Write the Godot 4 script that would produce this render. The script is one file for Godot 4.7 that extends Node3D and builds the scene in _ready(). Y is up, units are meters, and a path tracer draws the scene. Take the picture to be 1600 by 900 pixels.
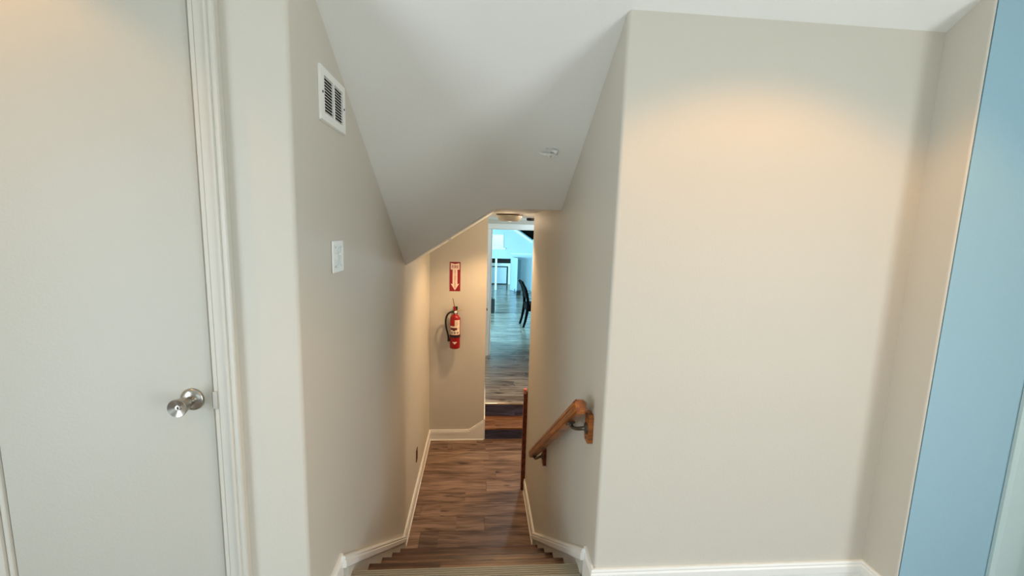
extends Node3D
# Coordinates in the notes below: x to the right, y up from the eye, z forward into the picture; v() turns them into Godot's.

const EYE := 1.437          # the eye above the upper floor
const XL := -0.5206         # left wall of the stairwell
const XR := 0.4649          # right wall of the stairwell
const ZL := 1.2672          # front of the wall with the white door
const ZR := 1.4459          # wall on the right that faces us
const XS := 1.5752          # its return
const ZS := 1.3091          # pale blue wall
const YU := -1.437          # upper floor
const YL := -2.411          # landing
const YR := -2.0905         # hall and far room
const ZF := 4.616           # wall with the extinguisher
const XH := 0.0945          # left wall of the hall
const ZD := 6.84            # wall with the far doorway
const ZE := 14.4            # gable wall at the far end
const YC := 0.13            # flat hall ceiling

var org := Vector3.ZERO
var uvo := Vector2.ZERO
var used := {}
var rng := RandomNumberGenerator.new()
var M := {}


func v(x: float, y: float, z: float) -> Vector3:
	return Vector3(x, y + EYE, -z) - org


# ---------------------------------------------------------------- mesh helpers
func mb() -> SurfaceTool:
	var st := SurfaceTool.new()
	st.begin(Mesh.PRIMITIVE_TRIANGLES)
	return st


func uv_of(p: Vector3, n: Vector3) -> Vector2:
	var a := n.abs()
	if a.y >= a.x and a.y >= a.z:
		return Vector2(p.x, p.z) + uvo
	if a.z >= a.x:
		return Vector2(p.x, -p.y) + uvo
	return Vector2(p.z, -p.y) + uvo


func tri(st: SurfaceTool, a: Vector3, b: Vector3, c: Vector3, n: Vector3) -> void:
	for p in [a, c, b]:
		st.set_normal(n)
		st.set_uv(uv_of(p, n))
		st.add_vertex(p)


# A flat polygon; «outward» says which side is its front.
func poly(st: SurfaceTool, pts: Array, outward: Vector3) -> void:
	var n := Vector3.ZERO
	for i in pts.size():
		var a: Vector3 = pts[i]
		var b: Vector3 = pts[(i + 1) % pts.size()]
		n += a.cross(b)
	if n.length() < 1e-12:
		return
	n = n.normalized()
	var q := pts.duplicate()
	if n.dot(outward) < 0:
		q.reverse()
		n = -n
	if q.size() <= 4:
		for i in range(1, q.size() - 1):
			tri(st, q[0], q[i], q[i + 1], n)
		return
	var e := (q[1] - q[0] as Vector3).normalized()
	var f := n.cross(e)
	var flat := PackedVector2Array()
	for p in q:
		flat.append(Vector2((p as Vector3).dot(e), (p as Vector3).dot(f)))
	var idx := Geometry2D.triangulate_polygon(flat)
	for i in range(0, idx.size(), 3):
		var a: Vector3 = q[idx[i]]
		var b: Vector3 = q[idx[i + 1]]
		var c: Vector3 = q[idx[i + 2]]
		if (b - a).cross(c - a).dot(n) < 0:
			tri(st, a, c, b, n)
		else:
			tri(st, a, b, c, n)


# A polygon pushed along a vector.
func prism(st: SurfaceTool, pts: Array, along: Vector3) -> void:
	var n := Vector3.ZERO
	for i in pts.size():
		n += (pts[i] as Vector3).cross(pts[(i + 1) % pts.size()])
	var top := []
	for p in pts:
		top.append(p + along)
	poly(st, pts, -along)
	poly(st, top, along)
	var turn := 1.0 if n.dot(along) > 0 else -1.0
	for i in pts.size():
		var a: Vector3 = pts[i]
		var b: Vector3 = pts[(i + 1) % pts.size()]
		poly(st, [a, b, b + along, a + along], (b - a).cross(along) * turn)


# An upright prism over a plan of [x, z] corners.
func column(st: SurfaceTool, plan: Array, y0: float, y1: float) -> void:
	var pts := []
	for p in plan:
		pts.append(v(p[0], y0, p[1]))
	prism(st, pts, Vector3(0, y1 - y0, 0))


# A box between two corners in x, y, z, with chamfered edges.
func box(st: SurfaceTool, x0: float, x1: float, y0: float, y1: float, z0: float, z1: float, ch := 0.0) -> void:
	var a := v(x0, y0, z0)
	var b := v(x1, y1, z1)
	cbox(st, (a + b) / 2, (b - a).abs(), ch)


func cbox(st: SurfaceTool, at: Vector3, size: Vector3, ch := 0.0, turn := Basis.IDENTITY) -> void:
	var h := size / 2
	var c: float = min(ch, min(h.x, min(h.y, h.z)) * 0.9)
	for ax in 3:
		var u := (ax + 1) % 3
		var w := (ax + 2) % 3
		for s in [-1.0, 1.0]:
			var q := []
			for k in [[-1, -1], [1, -1], [1, 1], [-1, 1]]:
				var p := Vector3.ZERO
				p[ax] = s * h[ax]
				p[u] = k[0] * (h[u] - c)
				p[w] = k[1] * (h[w] - c)
				q.append(at + turn * p)
			var o := Vector3.ZERO
			o[ax] = s
			poly(st, q, turn * o)
			if c <= 0:
				continue
			for s2 in [-1.0, 1.0]:
				var e := []
				for k in [[0, -1], [0, 1], [1, 1], [1, -1]]:
					var p := Vector3.ZERO
					p[ax] = s * (h[ax] if k[0] == 0 else h[ax] - c)
					p[u] = s2 * (h[u] - c if k[0] == 0 else h[u])
					p[w] = k[1] * (h[w] - c)
					e.append(at + turn * p)
				var oo := Vector3.ZERO
				oo[ax] = s
				oo[u] = s2
				poly(st, e, turn * oo)
	if c > 0:
		for sx in [-1.0, 1.0]:
			for sy in [-1.0, 1.0]:
				for sz in [-1.0, 1.0]:
					var s := Vector3(sx, sy, sz)
					poly(st, [at + turn * (s * Vector3(h.x, h.y - c, h.z - c)), at + turn * (s * Vector3(h.x - c, h.y, h.z - c)), at + turn * (s * Vector3(h.x - c, h.y - c, h.z))], turn * s)


# A moulding run along a path: the profile gives [out, up]; «outs» is the outward direction of each leg.
func sweep(st: SurfaceTool, path: Array, profile: Array, outs: Array) -> void:
	var rings := []
	for i in path.size():
		var oa: Vector3 = outs[max(i - 1, 0)]
		var ob: Vector3 = outs[min(i, outs.size() - 1)]
		var m := (oa + ob) / (1.0 + oa.dot(ob))
		var ring := []
		for p in profile:
			ring.append(path[i] + m * p[0] + Vector3(0, p[1], 0))
		rings.append(ring)
	var n := profile.size()
	for i in path.size() - 1:
		var mid := Vector3.ZERO
		for j in n:
			mid += (rings[i][j] + rings[i + 1][j]) / (2.0 * n)
		for j in n:
			var k := (j + 1) % n
			var q := [rings[i][j], rings[i][k], rings[i + 1][k], rings[i + 1][j]]
			var side := Vector2(profile[k][0] - profile[j][0], profile[k][1] - profile[j][1])
			var o2 := Vector2(side.y, -side.x)
			var area := 0.0
			for t in n:
				area += profile[t][0] * profile[(t + 1) % n][1] - profile[(t + 1) % n][0] * profile[t][1]
			if area < 0:
				o2 = -o2
			poly(st, q, outs[i] * o2.x + Vector3(0, o2.y, 0))
	poly(st, rings[0], path[0] - path[1])
	poly(st, rings[-1], path[-1] - path[-2])


# A round, smooth bar through points, with a radius at each.
func tube(st: SurfaceTool, pts: Array, radii: Array, seg := 12, caps := true) -> void:
	var rings := []
	var up := Vector3.UP
	for i in pts.size():
		var d: Vector3 = (pts[min(i + 1, pts.size() - 1)] - pts[max(i - 1, 0)]).normalized()
		if absf(d.dot(up)) > 0.98:
			up = Vector3.RIGHT
		var a := d.cross(up).normalized()
		up = a.cross(d).normalized()
		var ring := []
		for k in seg:
			var t := TAU * k / seg
			ring.append([pts[i] + (a * cos(t) + up * sin(t)) * radii[i], a * cos(t) + up * sin(t)])
		rings.append(ring)
	skin(st, rings)
	if caps:
		var first := []
		var last := []
		for k in seg:
			first.append(rings[0][k][0])
			last.append(rings[-1][k][0])
		poly(st, first, pts[0] - pts[1])
		poly(st, last, pts[-1] - pts[-2])


func skin(st: SurfaceTool, rings: Array) -> void:
	for i in rings.size() - 1:
		var n: int = rings[i].size()
		for k in n:
			var a = rings[i][k]
			var b = rings[i][(k + 1) % n]
			var c = rings[i + 1][(k + 1) % n]
			var d = rings[i + 1][k]
			for t in [[a, b, c], [a, c, d]]:
				var g: Vector3 = (t[1][0] - t[0][0]).cross(t[2][0] - t[0][0])
				var order := [0, 2, 1] if g.dot(t[0][1] + t[1][1] + t[2][1]) > 0 else [0, 1, 2]
				for o in order:
					st.set_normal(t[o][1])
					st.set_uv(Vector2(float(k) / n, float(i)))
					st.add_vertex(t[o][0])


# A turned shape: the profile gives [radius, distance along the axis] from «at».
func lathe(st: SurfaceTool, at: Vector3, axis: Vector3, profile: Array, seg := 28, sharp := 0.6) -> void:
	axis = axis.normalized()
	var a := axis.cross(Vector3(0, 1, 0.013) if absf(axis.y) < 0.9 else Vector3.RIGHT).normalized()
	var b := axis.cross(a)
	for i in profile.size() - 1:
		var p = profile[i]
		var q = profile[i + 1]
		var d := Vector2(q[0] - p[0], q[1] - p[1])
		if d.length() < 1e-9:
			continue
		var n0 := Vector2(d.y, -d.x).normalized()
		var na := n0
		var nb := n0
		if i > 0:
			var e := Vector2(p[0] - profile[i - 1][0], p[1] - profile[i - 1][1])
			var m := Vector2(e.y, -e.x).normalized()
			if m.dot(n0) > sharp:
				na = (m + n0).normalized()
		if i < profile.size() - 2:
			var e := Vector2(profile[i + 2][0] - q[0], profile[i + 2][1] - q[1])
			var m := Vector2(e.y, -e.x).normalized()
			if m.dot(n0) > sharp:
				nb = (m + n0).normalized()
		var ra := []
		var rb := []
		for k in seg:
			var t := TAU * k / seg
			var r := a * cos(t) + b * sin(t)
			ra.append([at + r * p[0] + axis * p[1], r * na.x + axis * na.y])
			rb.append([at + r * q[0] + axis * q[1], r * nb.x + axis * nb.y])
		skin(st, [ra, rb])


# ---------------------------------------------------------------- scene helpers
func numbered(called: String) -> String:
	used[called] = used.get(called, -1) + 1
	return called if used[called] == 0 else "%s_%03d" % [called, used[called]]


func obj(called: String, st: SurfaceTool, m: Material, parent: Node = null) -> MeshInstance3D:
	var o := MeshInstance3D.new()
	o.mesh = st.commit()
	o.material_override = m
	if parent == null:
		o.name = numbered(called)
		o.position = org
		add_child(o, true)
	else:
		var n := 0
		for c in parent.get_children():
			if c.name == called or str(c.name).begins_with(called + "_0"):
				n += 1
		o.name = called if n == 0 else "%s_%03d" % [called, n]
		parent.add_child(o, true)
	return o


func tag(o: Node, label: String, category: String, group := "", kind := "") -> Node:
	o.set_meta("label", label)
	if category:
		o.set_meta("category", category)
	if group:
		o.set_meta("group", group)
	if kind:
		o.set_meta("kind", kind)
	return o


# A thing with parts: until the next thing, v() counts from its base.
func thing(called: String, at: Vector3, label: String, category: String, group := "", kind := "") -> Node3D:
	var o := Node3D.new()
	o.name = numbered(called)
	o.position = at
	add_child(o, true)
	tag(o, label, category, group, kind)
	org = at
	return o


func free_org() -> void:
	org = Vector3.ZERO


func struct(called: String, st: SurfaceTool, m: Material, label: String, category: String) -> MeshInstance3D:
	var o := obj(called, st, m)
	tag(o, label, category, "", "structure")
	return o


# ---------------------------------------------------------------- materials
func plain(c: Color, rough := 0.6, metal := 0.0) -> StandardMaterial3D:
	var m := StandardMaterial3D.new()
	m.albedo_color = c
	m.roughness = rough
	m.metallic = metal
	return m


func c8(r: int, g: int, b: int) -> Color:
	return Color(r / 255.0, g / 255.0, b / 255.0)


func peel(strength: float) -> NoiseTexture2D:
	var n := FastNoiseLite.new()
	n.seed = 5
	n.frequency = 0.06
	n.fractal_octaves = 3
	var t := NoiseTexture2D.new()
	t.width = 256
	t.height = 256
	t.seamless = true
	t.as_normal_map = true
	t.bump_strength = strength
	t.noise = n
	return t


func paint(c: Color, rough: float, normal: Texture2D) -> StandardMaterial3D:
	var m := plain(c, rough)
	m.normal_enabled = true
	m.normal_texture = normal
	m.normal_scale = 0.12
	m.uv1_triplanar = true
	m.uv1_world_triplanar = true
	m.uv1_scale = Vector3(5, 5, 5)
	return m


# Wood grain that runs along u; greys multiply the colour of the material.
func grain(seed_: int, streak: float, knots: int) -> ImageTexture:
	var w := 512
	var h := 256
	var n := FastNoiseLite.new()
	n.seed = seed_
	n.frequency = 0.01
	n.fractal_octaves = 4
	var f := FastNoiseLite.new()
	f.seed = seed_ + 7
	f.frequency = 0.05
	f.fractal_octaves = 2
	var r := RandomNumberGenerator.new()
	r.seed = seed_
	var ks := []
	for k in knots:
		ks.append([r.randf() * w, r.randf() * h, 3.0 + r.randf() * 4.0])
	var im := Image.create(w, h, false, Image.FORMAT_RGB8)
	for y in h:
		for x in w:
			var bend := 10.0 * n.get_noise_2d(x * 0.5, y * 0.5)
			var pull := 0.0
			var dark := 0.0
			for k in ks:
				var dx: float = (x - k[0]) / (k[2] * 3.5)
				var dy: float = (y - k[1]) / k[2]
				var d2 := dx * dx + dy * dy
				if d2 < 9.0:
					pull += exp(-d2) * 8.0 * signf(dy)
					dark += exp(-d2 * 1.6) * 0.45
			var yy := y + bend + pull
			var broad := n.get_noise_2d(x * 0.35, yy * 3.0)
			var fine := f.get_noise_2d(x * 0.16, yy * 3.2)
			var line := maxf(0.0, n.get_noise_2d(x * 0.5 + 900.0, yy * 6.0) - 0.12)
			var g := 0.86 + streak * (broad * 0.42 + fine * 0.18) - streak * line * 0.75 - dark
			g = clampf(g, 0.12, 1.0)
			var warm := clampf(1.0 - (1.0 - g) * 0.18, 0, 1)
			im.set_pixel(x, y, Color(g, g * warm, g * warm * warm))
	return ImageTexture.create_from_image(im)


func wood(c: Color, t: Texture2D, rough: float, scale: Vector3) -> StandardMaterial3D:
	var m := plain(c, rough)
	m.albedo_texture = t
	m.uv1_scale = scale
	return m


func make_materials() -> void:
	var nt := peel(3.0)
	M.wall = paint(c8(208, 203, 190), 0.55, nt)
	M.ceiling = paint(c8(242, 243, 238), 0.7, nt)
	M.blue = paint(c8(150, 186, 200), 0.5, nt)
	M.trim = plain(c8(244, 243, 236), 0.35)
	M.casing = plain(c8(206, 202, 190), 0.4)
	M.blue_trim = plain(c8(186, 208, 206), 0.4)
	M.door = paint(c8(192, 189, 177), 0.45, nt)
	M.dark = plain(c8(22, 20, 19), 0.8)
	M.room_wall = paint(c8(180, 190, 196), 0.6, nt)
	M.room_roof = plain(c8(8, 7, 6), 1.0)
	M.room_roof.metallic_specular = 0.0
	M.steel = plain(c8(176, 170, 160), 0.28, 1.0)
	M.steel_dark = plain(c8(70, 66, 62), 0.4, 0.9)
	M.pewter = plain(c8(98, 92, 82), 0.42, 0.85)
	M.brass = plain(c8(120, 88, 40), 0.4, 0.6)
	M.white_plastic = plain(c8(240, 240, 234), 0.3)
	M.black = plain(c8(14, 14, 16), 0.45)
	M.red = plain(c8(150, 10, 18), 0.28)
	M.sign_red = plain(c8(146, 8, 18), 0.4)
	M.cream = plain(c8(246, 226, 206), 0.5)
	M.rubber = plain(c8(20, 20, 22), 0.55)
	M.gap = plain(c8(16, 14, 12), 0.9)
	M.riser_dark = []
	var g1 := grain(11, 0.62, 4)
	var g2 := grain(23, 0.7, 3)
	var g3 := grain(41, 0.7, 0)
	var ps := Vector3(1 / 1.25, 1 / 0.62, 1)
	M.brown = []
	for c in [c8(156, 128, 108), c8(146, 118, 98), c8(164, 138, 118), c8(138, 112, 95)]:
		M.brown.append(wood(c, g1 if M.brown.size() % 2 == 0 else g2, 0.42, ps))
	M.taupe = []
	for c in [c8(172, 162, 150), c8(156, 146, 137), c8(180, 170, 158), c8(148, 138, 129)]:
		M.taupe.append(wood(c, g1 if M.taupe.size() % 2 == 0 else g2, 0.2, ps))
		M.taupe[-1].metallic_specular = 0.75
	M.tread = wood(c8(136, 98, 66), g2, 0.4, ps)
	M.tread_edge = wood(c8(96, 62, 42), g2, 0.4, ps)
	M.tread_up = wood(c8(158, 112, 78), g1, 0.42, ps)
	M.slate = wood(c8(92, 96, 134), g3, 0.5, ps)
	M.nosing = plain(c8(158, 144, 120), 0.4)
	M.oak = wood(c8(184, 106, 44), g3, 0.28, Vector3(1 / 0.6, 1 / 0.3, 1))
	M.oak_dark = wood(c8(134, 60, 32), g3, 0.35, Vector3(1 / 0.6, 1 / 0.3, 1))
	M.chair = plain(c8(10, 8, 8), 0.6)
	M.chair.metallic_specular = 0.12
	M.glass = StandardMaterial3D.new()
	M.glass.albedo_color = Color(0.9, 0.97, 1.0, 0.08)
	M.glass.transparency = BaseMaterial3D.TRANSPARENCY_ALPHA
	M.glass.roughness = 0.0
	M.lens = plain(c8(184, 182, 172), 0.35)
	M.lens.emission_enabled = true
	M.lens.emission = c8(255, 222, 180)
	M.lens.emission_energy_multiplier = 0.04
	M.bulb = plain(c8(255, 240, 220), 0.4)
	M.bulb.emission_enabled = true
	M.bulb.emission = c8(255, 214, 160)
	M.bulb.emission_energy_multiplier = 2.0


# ---------------------------------------------------------------- camera and light
func make_camera() -> void:
	var cam := Camera3D.new()
	cam.name = "camera"
	cam.fov = rad_to_deg(2.0 * atan(450.0 / 665.93))
	cam.near = 0.02
	cam.far = 200
	var f := 665.93
	var down := Vector3(655.797 - 800, 5213.556 - 450, f).normalized()
	var fw := Vector3(748.746 - 800, 359.874 - 450, f)
	fw = (fw - down * fw.dot(down)).normalized()
	var right := down.cross(fw)
	cam.transform = Transform3D(Basis(Vector3(right.x, -down.x, -fw.x), Vector3(-right.y, down.y, fw.y), Vector3(-right.z, down.z, fw.z)), Vector3(0, EYE, 0))
	add_child(cam)
	cam.current = true


func area(called: String, at: Vector3, towards: Vector3, size: Vector2, c: Color, energy: float) -> void:
	var l := AreaLight3D.new()
	l.name = called
	l.area_size = size
	l.area_normalize_energy = true
	l.light_color = c
	l.light_energy = energy
	l.area_range = 30
	l.area_attenuation = 2.0
	l.shadow_enabled = true
	add_child(l)
	l.look_at_from_position(at, at + towards, Vector3.UP if absf(towards.y) < 0.9 else Vector3.FORWARD)
	tag(l, "daylight that enters at a window", "light")


func make_light() -> void:
	var we := WorldEnvironment.new()
	we.name = "world"
	var e := Environment.new()
	e.background_mode = Environment.BG_SKY
	var sky := Sky.new()
	var sm := ProceduralSkyMaterial.new()
	sm.sky_top_color = c8(150, 205, 240)
	sm.sky_horizon_color = c8(225, 240, 250)
	sm.ground_bottom_color = c8(150, 160, 160)
	sm.ground_horizon_color = c8(225, 240, 250)
	sm.energy_multiplier = 1.8
	sky.sky_material = sm
	e.sky = sky
	e.tonemap_mode = Environment.TONE_MAPPER_LINEAR
	e.tonemap_exposure = 1.0
	e.sdfgi_enabled = true
	e.ssao_enabled = true
	e.ssil_enabled = true
	we.environment = e
	add_child(we)
	# daylight at the windows behind us and in the far room
	area("window_light_right", v(2.57, -0.45, -0.9), Vector3(-1, 0, 0), Vector2(1.5, 1.8), c8(240, 245, 247), 5.6)
	area("window_light_side", v(-2.12, -0.45, -0.35), Vector3(1, 0, 0), Vector2(1.2, 1.8), c8(228, 241, 250), 3.3)
	area("window_light_back", v(0.2, -0.45, -2.1), Vector3(0, 0, -1), Vector2(2.4, 1.8), c8(230, 240, 250), 0.7)
	area("window_light_room", v(-3.1, -1.0, 9.3), Vector3(1, 0, 0), Vector2(4.4, 1.1), c8(160, 230, 252), 125.0)


func _ready() -> void:
	rng.seed = 7
	make_camera()
	make_light()
	make_materials()
	build_shell()
	build_floors()
	build_stairs()
	build_trim()
	build_far_room()
	build_door()
	build_handrail()
	build_hall_lamp()
	build_downlights()
	build_wall_plates()
	build_extinguisher()
	build_far_things()


# ---------------------------------------------------------------- the shell
func roof_a(z: float) -> float:
	return 0.7706 - 0.6026 * (z - 1.34)


func roof_b(x: float) -> float:
	return 0.11 + 0.66 * (x - 0.08)


func bead(cx: float, cz: float, r: float, a0: float, a1: float, n := 6) -> Array:
	var out := []
	for i in n + 1:
		var t := deg_to_rad(lerpf(a0, a1, float(i) / n))
		out.append([cx + r * cos(t), cz + r * sin(t)])
	return out


func build_shell() -> void:
	var st := mb()
	# left wall: turns from the door wall into the stairwell with a rounded bead
	var plan := [[-0.752, ZL]] + bead(XL - 0.012, ZL + 0.012, 0.012, -90, 0) + [[XL, ZF + 0.12], [XL - 0.12, ZF + 0.12], [XL - 0.12, ZL + 0.12], [-0.752, ZL + 0.12]]
	column(st, plan, YL - 0.1, 1.25)
	struct("wall_left", st, M.wall, "pale grey wall along the left of the stairs, turning to the white door", "wall")
	st = mb()
	box(st, -2.3, -1.39, YU, 1.25, ZL, ZL + 0.12)
	box(st, -1.39, -0.752, 0.615, 1.25, ZL, ZL + 0.12)
	box(st, -1.5, -0.7, YU, 0.7, ZL + 0.5, ZL + 0.55)
	struct("wall_door_side", st, M.wall, "pale wall around the white closet door", "wall")
	st = mb()
	plan = bead(XR + 0.012, ZR + 0.012, 0.012, 180, 270) + [[XS + 0.1, ZR], [XS + 0.1, ZR + 0.12], [XR + 0.12, ZR + 0.12], [XR + 0.12, 3.645], [XR, 3.645]]
	column(st, plan, YL - 0.1, 1.25)
	struct("wall_right", st, M.wall, "pale wall that faces us right of the stairs and runs down beside the handrail", "wall")
	st = mb()
	plan = bead(XS + 0.006, ZS + 0.006, 0.006, 180, 270) + [[XS + 0.012, ZR + 0.05], [XS, ZR + 0.05]]
	column(st, plan, YU, 1.25)
	struct("wall_return", st, M.wall, "narrow white wall strip beside the pale blue wall at right", "wall")
	st = mb()
	box(st, XS + 0.0125, 1.95, YU, 1.25, ZS + 0.001, ZS + 0.12)
	box(st, 1.95, 2.75, 0.65, 1.25, ZS + 0.001, ZS + 0.12)
	struct("wall_blue", st, M.blue, "pale blue wall at the right edge", "wall")
	# wall at the end of the landing
	st = mb()
	var top := [v(XL - 0.1, YL - 0.1, ZF), v(XH, YL - 0.1, ZF), v(XH, YC + 0.05, ZF), v(0.08, YC + 0.03, ZF), v(XL - 0.1, roof_b(XL - 0.1) + 0.03, ZF)]
	prism(st, top, Vector3(0, 0, -0.12))
	box(st, XH - 0.12, XH, YL - 0.1, YC + 0.05, ZF + 0.12, ZD)
	struct("wall_landing_end", st, M.wall, "beige-lit end wall of the landing with the fire extinguisher, under the slope", "wall")
	st = mb()
	box(st, 1.12, 1.8, YL - 0.1, YC + 0.05, ZF, ZF + 0.12)
	box(st, 1.12, 1.24, YL - 0.1, YC + 0.05, ZF + 0.12, ZD)
	box(st, 1.7, 1.82, YL - 0.1, YC + 0.05, ZR + 0.12, ZF)
	struct("wall_hall_right", st, M.wall, "hall wall hidden behind the stair wall", "wall")
	# far doorway
	st = mb()
	box(st, -3.3, 0.2, YR - 0.1, 1.6, ZD, ZD + 0.12)
	box(st, 1.03, 2.0, YR - 0.1, 1.6, ZD, ZD + 0.12)
	box(st, 0.2, 1.03, -0.01, 1.6, ZD, ZD + 0.12)
	struct("wall_doorway", st, M.wall, "wall around the far doorway at the end of the hall", "wall")
	# ceilings
	var up := Vector3(0, 0.1, 0)
	var zd := 1.34 + (0.7706 - roof_b(-0.66)) / 0.6026
	var ceil_: Node3D = thing("ceiling", Vector3.ZERO, "sloped pale ceiling that comes down over the stairs, with a flat hall ceiling beyond", "ceiling", "", "structure")
	st = mb()
	prism(st, [v(-2.3, roof_a(0.6), 0.6), v(1.9, roof_a(0.6), 0.6), v(1.9, roof_a(2.436), 2.436), v(0.08, roof_a(2.436), 2.436), v(-0.66, roof_a(zd), zd), v(-0.66, roof_a(1.6), 1.6), v(-2.3, roof_a(1.6), 1.6)], up)
	obj("slope", st, M.ceiling, ceil_)
	st = mb()
	prism(st, [v(0.11, roof_b(0.11), 2.436), v(0.08, roof_b(0.08), 2.436), v(-0.66, roof_b(-0.66), zd), v(-0.66, roof_b(-0.66), ZF + 0.05), v(0.11, roof_b(0.11), ZF + 0.05)], up)
	obj("side_slope", st, M.ceiling, ceil_)
	st = mb()
	box(st, 0.108, 1.8, YC, YC + 0.1, 2.436, ZD)
	obj("hall_ceiling", st, M.ceiling, ceil_)
	st = mb()
	box(st, -2.3, 2.75, roof_a(0.6), roof_a(0.6) + 0.1, -2.3, 0.61)
	obj("flat_ceiling", st, M.ceiling, ceil_)
	# torn paper on the slope
	st = mb()
	var r := RandomNumberGenerator.new()
	r.seed = 3
	var nrm := Vector3(0, -1, -0.6026).normalized()
	var along := Vector3(0, -0.6026, -1).normalized()
	var spot := v(0.32, roof_a(2.029), 2.029)
	for f in [[0.0, 0.0, 0.04, 0.022, 0.3], [-0.026, 0.002, 0.034, 0.014, 0.2], [0.026, 0.014, 0.022, 0.02, -0.3], [0.022, -0.02, 0.026, 0.018, 0.5], [-0.004, -0.03, 0.028, 0.01, 0.1], [0.004, 0.02, 0.018, 0.014, -0.6]]:
		var p: Vector3 = spot + Vector3.RIGHT * f[0] + along * f[1]
		var e: Vector3 = Vector3.RIGHT.rotated(nrm, f[4])
		var g: Vector3 = nrm.cross(e)
		var q := []
		for k in 7:
			var t := TAU * k / 7
			var rr: float = f[2] * (0.6 + 0.4 * r.randf())
			q.append([p + e * cos(t) * rr + g * sin(t) * rr * 0.45, p + e * cos(t) * rr * 0.7 + g * sin(t) * rr * 0.3 + nrm * f[3] * (0.4 + r.randf() * 0.6)])
		var cap := []
		for k in 7:
			var k2 := (k + 1) % 7
			poly(st, [q[k][0], q[k2][0], q[k2][1]], nrm + (q[k][0] - p) * 20.0)
			poly(st, [q[k][0], q[k2][1], q[k][1]], nrm + (q[k][0] - p) * 20.0)
			poly(st, [q[k][1], q[k2][1], p + nrm * f[3] * 0.5], nrm)
	var tp := obj("torn_paper_patch", st, M.ceiling, ceil_)
	tp.set_meta("label", "torn blistered patch on the slope")
	st = mb()
	var fl := v(-0.192, roof_a(2.746), 2.746)
	prism(st, [fl, fl + Vector3(0.016, 0.006, 0), fl + Vector3(0.012, -0.014, 0.004), fl + Vector3(-0.004, -0.012, 0.006)], Vector3(0, 0, 0.002))
	obj("loose_flake", st, M.trim, ceil_)
	free_org()
	# the room behind us
	st = mb()
	box(st, -2.3, -2.2, YU, 1.25, -2.3, -1.0)
	box(st, -2.3, -2.2, YU, 1.25, 0.3, ZL)
	box(st, -2.3, -2.2, YU, -1.38, -1.0, 0.3)
	box(st, -2.3, -2.2, 0.7, 1.25, -1.0, 0.3)
	struct("wall_behind_left", st, M.wall, "wall with a window, behind and left of the view", "wall")
	st = mb()
	box(st, -2.2, -1.05, YU, 1.25, -2.3, -2.2)
	box(st, 1.45, 2.75, YU, 1.25, -2.3, -2.2)
	box(st, -1.05, 1.45, YU, -1.38, -2.3, -2.2)
	box(st, -1.05, 1.45, 0.7, 1.25, -2.3, -2.2)
	struct("wall_behind", st, M.wall, "wall with a wide window, behind the view", "wall")
	st = mb()
	box(st, 2.65, 2.75, YU, 1.25, -2.2, -1.7)
	box(st, 2.65, 2.75, YU, 1.25, -0.1, ZS)
	box(st, 2.65, 2.75, YU, -1.38, -1.7, -0.1)
	box(st, 2.65, 2.75, 0.7, 1.25, -1.7, -0.1)
	struct("wall_behind_right", st, M.wall, "wall with a window, behind and right of the view", "wall")
	window_in("window_1", [v(-2.25, -1.38, -1.0), v(-2.25, -1.38, 0.3)], 2.08, "window in the wall behind and left of the view")
	window_in("window_2", [v(-1.05, -1.38, -2.25), v(1.45, -1.38, -2.25)], 2.08, "wide window in the wall behind the view")
	window_in("window_5", [v(2.70, -1.38, -1.7), v(2.70, -1.38, -0.1)], 2.08, "window in the wall behind and right of the view")
	window_in("window_3", [v(-3.25, -1.55, 7.1), v(-3.25, -1.55, 11.5)], 1.1, "long window in the far room's side wall")


# A framed pane between two lower corners.
func window_in(called: String, ends: Array, h: float, label: String) -> void:
	var a: Vector3 = ends[0]
	var b: Vector3 = ends[1]
	var o := thing(called, (a + b) / 2, label, "window", "", "structure")
	var d := (b - a).normalized()
	var w := (b - a).length()
	var turn := Basis(d, Vector3.UP, d.cross(Vector3.UP))
	var st := mb()
	for s in [-1.0, 1.0]:
		cbox(st, d * s * (w / 2 - 0.025) + Vector3(0, h / 2, 0), Vector3(0.05, h, 0.07), 0.004, turn)
		cbox(st, Vector3(0, h / 2 + s * (h / 2 - 0.025), 0), Vector3(w - 0.1, 0.05, 0.07), 0.004, turn)
	cbox(st, Vector3(0, h / 2, 0), Vector3(0.04, h - 0.1, 0.06), 0.004, turn)
	obj("window_frame", st, M.trim, o)
	st = mb()
	cbox(st, Vector3(0, h / 2, 0), Vector3(w - 0.1, h - 0.1, 0.004), 0.0, turn)
	obj("pane", st, M.glass, o)
	free_org()


# ---------------------------------------------------------------- floors
# Rows of planks that run from left to right.
func planks(parent: Node3D, x0: float, x1: float, z0: float, z1: float, y: float, width: float, length: float, mats: Array) -> void:
	var z := z0
	var row := 0
	while z < z1 - 0.005:
		var zz := minf(z + width, z1)
		var x := x0 - rng.randf_range(0.1, 0.95) * length
		while x < x1:
			var a := maxf(x, x0)
			var b := minf(x + length, x1)
			if b - a > 0.03:
				uvo = Vector2(rng.randf() * 3.0, rng.randf() * 3.0)
				var st := mb()
				box(st, a + 0.0006, b - 0.0006, y - 0.008, y - rng.randf_range(0.0, 0.0004), z + 0.0006, zz - 0.0006, 0.0015)
				obj("plank", st, mats[rng.randi() % mats.size()], parent)
			x += length
		z = zz
		row += 1
	uvo = Vector2.ZERO


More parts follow.
